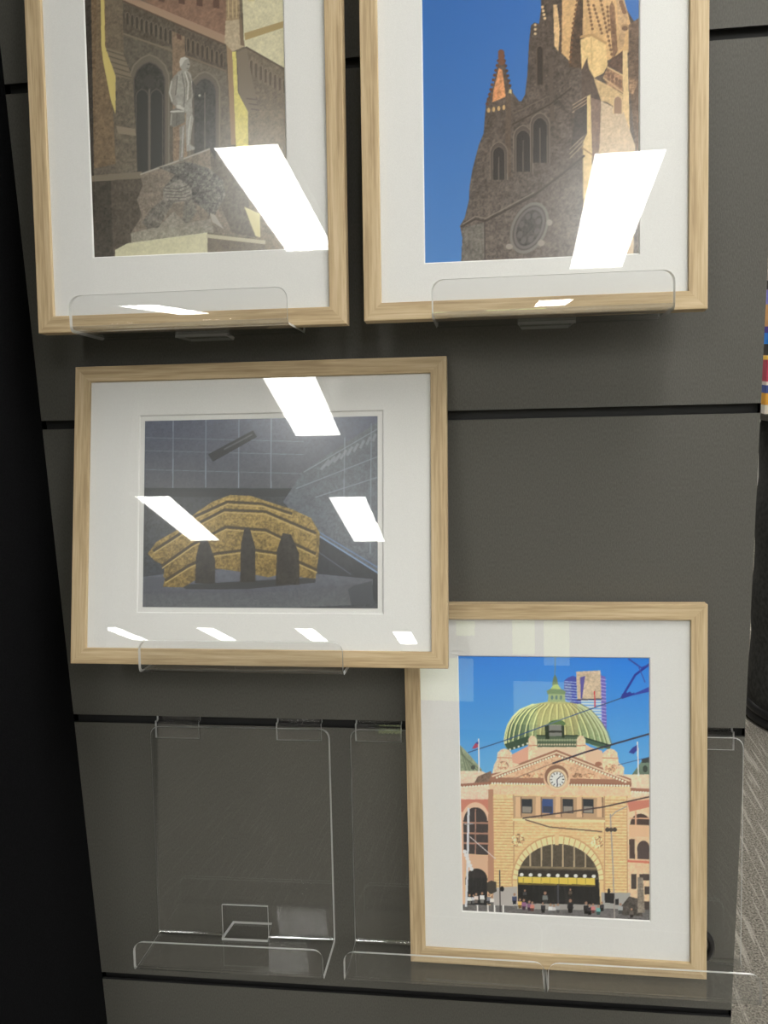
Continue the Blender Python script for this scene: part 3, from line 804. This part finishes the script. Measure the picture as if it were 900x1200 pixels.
    for i in range(9): P.ell(315 + i * 36.5, 943 + i * .8, 8, 7, (238, 236, 226)); P.line([(322 + i * 36, 956), (322 + i * 36, 980)], 2, (140, 118, 60))
    P.line([(462, 985), (462, 1065)], 6, (70, 70, 76)); P.ell(300, 805, 26, 26, (206, 164, 124), nz=.25); P.ell(620, 812, 26, 26, (206, 164, 124), nz=.25)
    # left wing openings
    P.poly([(50, 640), (186, 640), (186, 690), (50, 690)], (188, 122, 106)); P.ell(128, 722, 56, 70, (222, 176, 152)); P.ell(128, 728, 48, 56, (62, 56, 58))
    P.poly([(60, 690), (78, 690), (82, 1110), (60, 1110)], (208, 170, 148)); P.poly([(78, 724), (180, 726), (180, 864), (80, 858)], (64, 57, 58))
    for y in (734, 776, 816): P.line([(80, y), (180, y + 2)], 7, (158, 118, 104))
    P.line([(128, 680), (128, 860)], 5, (150, 114, 102)); P.poly([(80, 860), (186, 866), (186, 940), (80, 930)], (200, 164, 138)); P.ell(132, 960, 44, 42, (44, 42, 44)); P.poly([(88, 956), (176, 956), (176, 1075), (88, 1070)], (36, 35, 38))
    P.poly([(180, 600), (200, 600), (204, 1010), (178, 1010)], (172, 128, 106))
    # right wing openings
    P.poly([(742, 634), (845, 624), (845, 1140), (748, 1120)], (216, 182, 150), nz=.03); P.poly([(742, 650), (845, 640), (845, 668), (752, 690)], (188, 120, 104))
    P.ell(796, 740, 50, 54, (232, 188, 160)); P.ell(796, 742, 42, 44, (70, 56, 54)); P.poly([(750, 742), (845, 744), (845, 792), (750, 790)], (216, 172, 140)); P.line([(777, 690), (777, 742)], 7, (202, 156, 130))
    P.line([(752, 716), (840, 718)], 5, (202, 156, 130))
    P.poly([(750, 800), (772, 800), (774, 880), (752, 878)], (72, 56, 54)); P.ell(808, 840, 26, 34, (74, 62, 62)); P.poly([(784, 838), (832, 838), (832, 882), (784, 880)], (74, 62, 62)); P.line([(745, 888), (845, 894)], 9, (196, 116, 98))
    for q in ((758, 940, 780, 1000), (792, 940, 834, 966), (812, 990, 838, 1022), (800, 1050, 838, 1100)): P.poly([(q[0], q[1]), (q[2], q[1]), (q[2], q[3]), (q[0], q[3])], (66, 58, 56))
    # base, ground, street furniture and crowd
    P.poly([(200, 996), (298, 990), (298, 1080), (200, 1076)], (166, 160, 158)); P.poly([(638, 1014), (754, 1016), (754, 1085), (638, 1085)], (152, 150, 148))
    P.poly([(60, 1062), (850, 1084), (850, 1160), (60, 1120)], (98, 95, 96), nz=.05); P.poly([(298, 1058), (632, 1064), (632, 1086), (298, 1080)], (146, 142, 138))
    P.poly([(718, 1070), (750, 1030), (790, 1040), (806, 1110), (720, 1104)], (72, 67, 64), nz=.1)
    P.poly([(784, 954), (806, 954), (814, 1096), (784, 1096)], (128, 118, 108), nz=.08)
    P.line([(100, 676), (96, 900), (90, 1070)], 9, (196, 196, 202)); P.line([(84, 740), (118, 738)], 4, (150, 146, 150)); P.dots((84, 850), (112, 920), 6, 8, (206, 204, 206)); P.line([(105, 790), (210, 880)], 3, (200, 190, 190))
    P.line([(226, 925), (228, 1100)], 5, (70, 66, 66)); P.poly([(174, 975), (192, 966), (212, 972), (214, 1010), (190, 1022), (174, 1008)], (62, 58, 54)); P.ell(236, 1000, 8, 11, (30, 30, 34))
    P.line([(674, 700), (684, 900), (692, 1140)], 5, (150, 142, 138)); P.line([(674, 712), (696, 690), (742, 668)], 4, (150, 142, 138)); P.dots((662, 762), (692, 762), 3, 9, (66, 60, 58))
    P.poly([(650, 1016), (690, 1018), (690, 1058), (652, 1056)], (28, 28, 32)); P.poly([(694, 1040), (708, 1040), (708, 1064), (694, 1064)], (30, 30, 34)); P.ell(668, 1010, 6, 12, (30, 30, 34))
    crowd = [(104, 1060, 40, (214, 208, 206)), (120, 1058, 36, (190, 190, 196)), (131, 1056, 40, (216, 196, 190)), (155, 1056, 44, (236, 234, 234)), (183, 1062, 44, (116, 116, 124)), (195, 1066, 40, (210, 204, 200)),
             (286, 1062, 46, (62, 68, 96)), (308, 1078, 40, (220, 172, 96)), (324, 1084, 44, (136, 92, 128)), (346, 1088, 42, (122, 84, 116)), (358, 1090, 40, (190, 120, 110)), (402, 1096, 44, (44, 44, 50)),
             (410, 1060, 50, (110, 112, 112)), (432, 1100, 42, (206, 206, 208)), (446, 1098, 36, (188, 186, 188)), (462, 1096, 38, (152, 152, 156)), (512, 1096, 56, (30, 30, 34)), (576, 1100, 50, (34, 32, 36)), (590, 1104, 44, (44, 40, 46)),
             (604, 1098, 40, (188, 120, 120)), (626, 1104, 40, (104, 160, 158)), (640, 1090, 40, (44, 44, 50)), (715, 1100, 44, (150, 152, 154)), (760, 1116, 40, (90, 84, 80)), (328, 1036, 34, (60, 60, 64)), (512, 1032, 34, (78, 66, 58))]
    for x, y, h, c in crowd:
        P.ell(x, y - h * .86, h * .11, h * .13, (150, 116, 98)); P.poly([(x - h * .2, y - h * .68), (x + h * .2, y - h * .68), (x + h * .22, y - h * .3), (x - h * .22, y - h * .3)], c)
        P.poly([(x - h * .18, y - h * .32), (x + h * .18, y - h * .32), (x + h * .14, y), (x - h * .14, y)], np.array(c) * .45)
    for x in (136, 178, 205, 240): P.line([(x, 1066), (x + 1, 1096)], 6, (212, 208, 206))
    # wires, flags, pantograph
    P.line([(98, 452), (246, 404), (480, 318), (722, 232)], 4, (54, 76, 120)); P.line([(440, 496), (575, 450), (850, 372)], 7, (56, 52, 66)); P.line([(240, 575), (440, 496)], 4, (150, 116, 100))
    P.line([(320, 716), (640, 672), (850, 626)], 6, (72, 60, 62)); P.line([(330, 722), (430, 752), (640, 770)], 5, (96, 78, 70)); P.line([(706, 502), (850, 466)], 3, (64, 84, 130))
    P.line([(720, 232), (745, 190), (775, 140), (850, 84)], 9, (40, 52, 142)); P.line([(748, 76), (800, 112), (850, 92)], 6, (52, 64, 150)); P.line([(790, 110), (815, 170)], 4, (60, 74, 156)); P.poly([(764, 218), (850, 180), (850, 204), (770, 222)], (52, 66, 156)); P.line([(722, 232), (770, 216)], 9, (44, 54, 140)); P.dots((728, 222), (752, 216), 3, 8, (44, 54, 140))
    P.line([(141, 398), (142, 530)], 5, (236, 236, 240)); P.poly([(114, 436), (126, 416), (139, 408), (139, 430), (128, 436)], (158, 66, 92)); P.poly([(128, 414), (139, 407), (139, 420)], (56, 62, 140))
    P.line([(784, 410), (788, 545)], 5, (236, 236, 240)); P.poly([(748, 452), (764, 432), (782, 422), (782, 444), (768, 458)], (48, 62, 140))
    return P
# ------------------------------------------------------------------ framed pictures
def rotm(rx, ry, rz):
    return Matrix.Rotation(rz, 4, 'Z') @ Matrix.Rotation(rx, 4, 'X') @ Matrix.Rotation(ry, 4, 'Y')

RAIL_W, RAIL_T = 0.0175, 0.017
def rail(parent, L, loc, ang):
    w, t, b = RAIL_W, RAIL_T, 0.0009
    prof = [(b, 0), (0.25 * b, 0.25 * b), (0, b), (0, w - b), (0.25 * b, w - 0.25 * b), (b, w), (t, w), (t, 0)]
    n = len(prof)
    vs = [(-(L / 2 - z), y, z) for y, z in prof] + [((L / 2 - z), y, z) for y, z in prof]
    fs = [(i, i + n, (i + 1) % n + n, (i + 1) % n) for i in range(n)]
    fs += [tuple(reversed(range(n))), tuple(range(n, 2 * n))]
    bm = bmesh.new()
    bv = [bm.verts.new(v) for v in vs]
    for f in fs: bm.faces.new([bv[i] for i in f])
    bmesh.ops.recalc_face_normals(bm, faces=bm.faces[:])
    o = bm_obj('frame_rail', bm, MT['oak'], parent)
    o.location = loc
    o.rotation_euler = (0, ang, 0)
    return o

def framed_picture(pose, label, group, rect, paint, gain, border=0.0):
    x, y, z, le, ro, ya, W, H = pose
    t = empty('framed_picture', (0, 0, 0))
    t.matrix_world = Matrix.Translation((x, y, z + OZ)) @ rotm(-le, ro, ya)
    tag(t, label, 'picture frame', group)
    w = RAIL_W
    rail(t, W, (0, 0, 0), 0)
    rail(t, W, (0, 0, H), math.pi)
    rail(t, H, (-W / 2, 0, H / 2), math.pi / 2)
    rail(t, H, (W / 2, 0, H / 2), -math.pi / 2)
    # mat board with a bevelled window
    X0, X1, Z0, Z1 = -W / 2 + w - .0003, W / 2 - w + .0003, w - .0003, H - w + .0003
    a, b, c, d = rect[0] - border, rect[1] + border, rect[2] - border, rect[3] + border
    e, yf, yb = 0.0012, 0.0042, 0.0055
    ring = lambda x0, x1, z0, z1, yy: [(x0, yy, z0), (x1, yy, z0), (x1, yy, z1), (x0, yy, z1)]
    v = ring(X0, X1, Z0, Z1, yf) + ring(a - e, b + e, c - e, d + e, yf) + ring(a, b, c, d, yb) + ring(X0, X1, Z0, Z1, yb)
    f = []
    for k in range(4):
        j = (k + 1) % 4
        f += [(k, j, 4 + j, 4 + k), (4 + k, 4 + j, 8 + j, 8 + k), (8 + k, 8 + j, 12 + j, 12 + k)]
    mesh('mat_board', v, f, MT['mat_board'], t)
    # the print: one vertex per printed dot
    P = paint()
    col = P.colors(gain)
    ny, nx = col.shape[:2]
    gx = np.linspace(rect[0], rect[1], nx); gz = np.linspace(rect[3], rect[2], ny)
    co = np.zeros((ny, nx, 3)); co[..., 0] = gx[None]; co[..., 1] = 0.0056; co[..., 2] = gz[:, None]
    idx = np.arange(ny * nx).reshape(ny, nx)
    q = np.stack([idx[1:, :-1], idx[1:, 1:], idx[:-1, 1:], idx[:-1, :-1]], -1).reshape(-1, 4)
    me = bpy.data.meshes.new('photo_print')
    me.vertices.add(ny * nx); me.vertices.foreach_set('co', co.ravel())
    me.loops.add(q.size); me.loops.foreach_set('vertex_index', q.ravel().astype(np.int32))
    me.polygons.add(len(q)); me.polygons.foreach_set('loop_start', np.arange(0, q.size, 4, dtype=np.int32))
    at = me.color_attributes.new('ink', 'FLOAT_COLOR', 'POINT')
    at.data.foreach_set('color', np.concatenate([col, np.ones((ny, nx, 1))], -1).astype(np.float32).ravel())
    me.update(calc_edges=True)
    link('photo_print', me, MT['print'], t)
    if border:
        v = ring(a - .004, b + .004, c - .004, d + .004, 0.00585)
        mesh('print_margin', v, [(0, 1, 2, 3)], MT['mat_board'], t)
    bm = bmesh.new()
    box(bm, (X0, 0.0068, Z0), (X1, 0.0105, Z1))
    bm_obj('backing_board', bm, MT['back'], t)
    mesh('picture_glass', ring(X0 - .001, X1 + .001, Z0 - .001, Z1 + .001, 0.0030), [(0, 1, 2, 3)], MT['glass'], t)
    return t

GAIN = 1.42
FG = 'oak framed pictures on the slatted wall'
framed_picture((0.179488, -0.078338, -0.263595, 0.116682, 0.006341, 0.000392, 0.327847, 0.420816),
    'oak framed photograph of a standing stone figure before a church wall', FG, (-.1014, .1044, .0772, .3672), paint_statue, 1.18)
framed_picture((0.525899, -0.082401, -0.263222, 0.138116, 0.001873, -0.003774, 0.328669, 0.420816),
    'oak framed photograph of a church tower against blue sky', FG, (-.1031, .1015, .0557, .3457), paint_tower, 1.26)
framed_picture((0.230415, -0.097784, -0.620611, 0.244658, 0.003168, 0.004775, 0.416609, 0.33076),
    'landscape oak framed photograph of an ochre and black sculpture on a grey plinth', FG, (-.128, .1335, .0622, .2687), paint_plaza, 1.2, 0.0052)
framed_picture((0.551735, -0.072657, -0.991413, 0.121054, -0.006246, -0.015685, 0.330557, 0.420816),
    'oak framed photograph of a domed railway station with a clock', FG, (-.104, .1047, .0622, .3604), paint_station, GAIN)

# ------------------------------------------------------------------ bent acrylic holders
AT = 0.003
def smooth_path(pts, r=0.006, n=4):
    # polyline with its corners rounded; returns points and the index range of each corner
    out, corners = [pts[0]], []
    for p, q, s in zip(pts[:-2], pts[1:-1], pts[2:]):
        p, q, s = map(np.array, (p, q, s))
        u = (p - q) / np.linalg.norm(p - q); v = (s - q) / np.linalg.norm(s - q)
        a, b = q + u * r, q + v * r
        i0 = len(out)
        for k in range(n + 1):
            f = k / n
            out.append(tuple((1 - f) ** 2 * a + 2 * f * (1 - f) * q + f * f * b))
        corners.append((i0, len(out) - 1))
    out.append(pts[-1])
    return out, corners

def sheet(name, path, half, parent, rows=None, hole=None, hw=0.029, thick=AT, x0=0.0, bends=()):
    """bent sheet swept along path (y, z); half(i) is its half width at row i; cells of the middle column in hole are cut out"""
    p = np.array(path); n = len(p)
    tg = np.gradient(p, axis=0); tg /= np.linalg.norm(tg, axis=1)[:, None]
    nm = np.c_[tg[:, 1], -tg[:, 0]]
    rows = rows or (0, n - 1)
    cols = lambda i: [-half(i), -hw, hw, half(i)] if hole is not None else [-half(i), half(i)]
    nc = 4 if hole is not None else 2
    V, idx = [], {}
    for i in range(rows[0], rows[1] + 1):
        for j, xx in enumerate(cols(i)):
            for s in (0, 1):
                q = p[i] + nm[i] * (thick / 2 if s else -thick / 2)
                ch = 0.0014 if s and j in (0, nc - 1) else 0.0      # polished chamfer along the sides
                idx[i, j, s] = len(V); V.append((xx - math.copysign(ch, xx) + x0, q[0], q[1]))
    live = lambda i, j: 0 <= i < n - 1 and 0 <= j < nc - 1 and not (hole is not None and j == 1 and hole[0] <= i < hole[1])
    F, MI = [], []
    for i in range(rows[0], rows[1]):
        for j in range(nc - 1):
            if not live(i, j): continue
            a, b, c, d = (i, j), (i, j + 1), (i + 1, j + 1), (i + 1, j)
            mk = 2 if any(u <= i < v for u, v in bends) else 0
            F.append([idx[(*k, 1)] for k in (a, b, c, d)]); MI.append(mk)
            F.append([idx[(*k, 0)] for k in (d, c, b, a)]); MI.append(mk)
            for (u, v), (ii, jj) in (((a, b), (i - 1, j)), ((b, c), (i, j + 1)), ((c, d), (i + 1, j)), ((d, a), (i, j - 1))):
                if not live(ii, jj):
                    F.append([idx[(*u, 0)], idx[(*v, 0)], idx[(*v, 1)], idx[(*u, 1)]]); MI.append(1)
    o = mesh(name, V, F, [MT['acrylic'], MT['acrylic_edge'], MT['acrylic_bend']], parent, True, MI)
    o.data.set_sharp_from_angle(angle=math.radians(50))
    return o

def build_holder():
    t = empty('acrylic_picture_holder', (0, 0, 0))
    k = 0.114
    bend = (-0.034, -0.2707)
    s = math.hypot(1, k)
    top = (bend[0] + 0.2635 * k, bend[1] + 0.2635)
    front = (-0.109, bend[1] + 0.075 * k)
    lip = (front[0] + 0.0345 * k / s, front[1] + 0.0345 / s)
    # rows are added where the corners are rounded and where the window is cut
    lerp = lambda a, b, f: (a[0] + (b[0] - a[0]) * f, a[1] + (b[1] - a[1]) * f)
    path, cor = smooth_path([top, bend, front, lip], 0.006, 8)
    R = 0.011
    # extra rows: top corner, window top
    angs = [R * (1 - math.cos(a)) for a in np.linspace(math.pi / 2, 0, 6)][::-1]
    d_in = [R - math.sqrt(max(0, R * R - (R - u) ** 2)) for u in angs]        # inset at distance u from the end
    Lp = math.dist(top, bend); Ll = math.dist(front, lip)
    head = [lerp(top, bend, u / Lp) for u in angs]
    win = lerp(top, bend, (Lp - 0.041) / Lp)
    tail = [lerp(lip, front, u / Ll) for u in angs][::-1]
    mid = path[1:-1]
    full = head + [win] + mid + tail
    n = len(full); nh = len(head)
    inset = d_in + [0.0] * (1 + len(mid)) + d_in[::-1]
    half = lambda i: 0.112 - inset[i]
    b1 = nh + 1 + (cor[0][1] - 1)          # last row of the first bend
    b2 = nh + 1 + (cor[1][0] - 1)          # first row of the second bend
    hole = (nh, b1)
    BD = ((b1 - (cor[0][1] - cor[0][0]) + 1, b1 - 1), (b2 + 1, b2 + (cor[1][1] - cor[1][0]) - 1))
    sheet('back_plate', full, half, t, (0, b1), hole, bends=BD)
    sheet('ledge', full, half, t, (b1, b2), hole, bends=BD)
    sheet('front_lip', full, half, t, (b2, n - 1), hole, bends=BD)
    e = full[b1]
    tabp = [e, (e[0] + 0.010, e[1] - 0.010 * k), (-0.0025, e[1] - (-0.0025 - e[0]) * k)]
    sheet('spacer_tab', tabp, lambda i: 0.0285 - (0.003 if i == 2 else 0), t)
    yb = lambda z: bend[0] + (z - bend[1]) * k + AT
    hp = [(yb(-0.0225), -0.0225), (yb(-0.0075), -0.0075), (yb(-0.0075) + .001, -0.0020), (0.0030, -0.0034), (0.0062, -0.0026), (0.0070, 0.0045)]
    for x0 in (-0.078, 0.074):
        sheet('hook', hp, lambda i: 0.028, t, x0=x0, thick=0.002)
    return t

holder = build_holder()
def place_holder(x, groove, label, dz=0.0, used=[]):
    if not used:
        t = holder
    else:
        t = holder.copy()
        COL.objects.link(t)
        for ch in holder.children:
            c = ch.copy()
            COL.objects.link(c)
            c.parent = t
    used.append(1)
    t.location = (x, 0, OZ - groove * GP + dz)
    return tag(t, label, 'picture holder', 'clear acrylic holders hooked into the wall grooves')

place_holder(0.1790, 0, 'clear acrylic holder carrying the statue photograph')
place_holder(0.5430, 0, 'clear acrylic holder carrying the church tower photograph')
place_holder(0.2180, 1, 'clear acrylic holder carrying the landscape sculpture photograph', 0.003)
place_holder(0.1775, 2, 'empty clear acrylic holder below the landscape picture', 0.001).rotation_euler = (0, 0, math.radians(0.7))
place_holder(0.4265, 2, 'clear acrylic holder under the left half of the station picture', 0.0022)
place_holder(0.6530, 2, 'clear acrylic holder under the right half of the station picture', 0.0022)

# ------------------------------------------------------------------ lit counter across the aisle, seen mirrored in the station picture
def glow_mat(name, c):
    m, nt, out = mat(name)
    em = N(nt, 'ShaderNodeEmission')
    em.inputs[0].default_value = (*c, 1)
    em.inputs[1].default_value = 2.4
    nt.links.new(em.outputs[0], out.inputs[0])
    return m
def lit_counter():
    t = empty('display_counter', (0.35, -5.2, 0))
    tag(t, 'counter with pale green lit panels, mirrored in the top left of the station picture', 'counter')
    bm = bmesh.new()
    box(bm, (-0.75, -0.25, 0.08), (0.75, 0.19, 0.86), 0.006)
    bm_obj('counter_body', bm, MT['grey'], t)
    bm = bmesh.new()
    box(bm, (-0.78, -0.28, 0.861), (0.78, 0.215, 0.895), 0.004)
    bm_obj('counter_top', bm, MT['white'], t)
    bm = bmesh.new()
    box(bm, (-0.72, -0.22, 0.0), (0.72, 0.15, 0.08))
    bm_obj('plinth_base', bm, MT['rubber'], t)
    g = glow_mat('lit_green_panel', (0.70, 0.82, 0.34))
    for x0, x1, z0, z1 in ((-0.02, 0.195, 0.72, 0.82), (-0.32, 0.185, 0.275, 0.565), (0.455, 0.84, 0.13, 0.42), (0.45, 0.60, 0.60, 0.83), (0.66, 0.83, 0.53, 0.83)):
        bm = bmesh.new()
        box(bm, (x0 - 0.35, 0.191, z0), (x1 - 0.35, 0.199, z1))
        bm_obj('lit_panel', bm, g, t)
lit_counter()

# ------------------------------------------------------------------ small and distant things
def ring_clip():
    bm = bmesh.new()
    seg, k = 28, 8
    rings = []
    for i in range(seg):
        a = 2 * math.pi * i / seg
        R = 0.0155
        ring = []
        for j in range(k):
            b = 2 * math.pi * j / k
            rr = R + 0.0045 * math.cos(b)
            ring.append(bm.verts.new((rr * math.cos(a) * .8, 0.005 * math.sin(b), rr * math.sin(a) * 1.1)))
        rings.append(ring)
    for a, b in zip(rings, rings[1:] + rings[:1]):
        for j in range(k): bm.faces.new((a[j], b[j], b[(j + 1) % k], a[(j + 1) % k]))
    bmesh.ops.recalc_face_normals(bm, faces=bm.faces[:])
    o = bm_obj('cable_clip', bm, MT['rubber'], None, True)
    o.location = (0.7165, -0.043, OZ - 0.9725)
    return tag(o, 'small black rubber ring peeking out behind the lower right corner of the station picture', 'clip')
ring_clip()

def display_drum():
    t = empty('display_plinth', (1.77, 2.455, 0))
    tag(t, 'tall round black plinth on the carpet behind the wall end', 'plinth')
    bm = bmesh.new()
    prof = [(0.27, 0.055)]
    for i in range(13):
        z = 0.06 + i * 0.09
        prof.append((0.272 + 0.006 * math.sin(i * 1.7), z))
    prof += [(0.268, 1.185), (0.25, 1.19)]
    lathe(bm, prof, 64)
    bm_obj('drum', bm, MT['dark_cloth'], t, True)
    bm = bmesh.new()
    lathe(bm, [(0.26, 0.0), (0.285, 0.006), (0.292, 0.02), (0.285, 0.034), (0.276, 0.038), (0.286, 0.046), (0.288, 0.060), (0.278, 0.072), (0.26, 0.074)], 64)
    bm_obj('base_ring', bm, MT['rubber'], t, True)
    return t
display_drum()
bm = bmesh.new()
lathe(bm, [(0.285, 1.190), (0.292, 1.193), (0.292, 1.205), (0.296, 1.208), (0.296, 1.222), (0.285, 1.224)], 64)
o = bm_obj('display_tray', bm, MT['grey'])
o.location = (1.77, 2.455, 0)
tag(o, 'round pale grey tray on top of the black plinth', 'tray')

def band_mat(name, stops):
    m, nt, out = mat(name)
    tc = nt.nodes.new('ShaderNodeTexCoord')
    sp = N(nt, 'ShaderNodeSeparateXYZ')
    nt.links.new(tc.outputs['Generated'], sp.inputs[0])
    r = ramp(nt, sp.outputs[2], [(p, tuple(lin(c))) for p, c in stops])
    r.color_ramp.interpolation = 'CONSTANT'
    b = principled(nt, out, None, 0.4, 0.5)
    nt.links.new(r.outputs[0], b.inputs['Base Color'])
    return m

def carton(z0, z1, x0, x1, m, label, name='carton'):
    t = empty(name, ((x0 + x1) / 2, 2.42, z0))
    tag(t, label, 'box', 'cartons stacked on the black plinth')
    w, h = (x1 - x0) / 2, z1 - z0
    bm = bmesh.new()
    box(bm, (-w, -0.13, 0), (w, 0.13, h - 0.002), 0.002)
    bm_obj('carton_body', bm, m, t)
    bm = bmesh.new()
    box(bm, (-w + .002, -0.128, h - 0.002), (-0.001, 0.128, h))
    box(bm, (0.001, -0.128, h - 0.002), (w - .002, 0.128, h))
    bm_obj('carton_flaps', bm, m, t)
    return t
LOW = band_mat('carton_red', [(0.0, (236, 228, 216)), (0.16, (236, 172, 60)), (0.36, (70, 90, 160)), (0.5, (236, 226, 214)), (0.56, (196, 74, 96)), (0.93, (250, 214, 90))])
MID = band_mat('carton_blue', [(0.0, (52, 50, 46)), (0.17, (36, 140, 240)), (0.34, (84, 60, 160)), (0.44, (226, 172, 110)), (0.78, (140, 140, 226))])
TOP = band_mat('carton_white', [(0.0, (54, 50, 46)), (0.3, (190, 176, 166)), (0.7, (214, 206, 190))])
Z = 1.224
carton(Z, Z + 0.208, 1.452, 1.95, LOW, 'red and white carton with a yellow top band, lowest of the stack on the plinth')
carton(Z + 0.208, Z + 0.437, 1.456, 1.93, MID, 'blue and orange carton in the middle of the stack on the plinth')
carton(Z + 0.437, Z + 0.55, 1.470, 1.9, TOP, 'pale carton on top of the stack on the plinth')
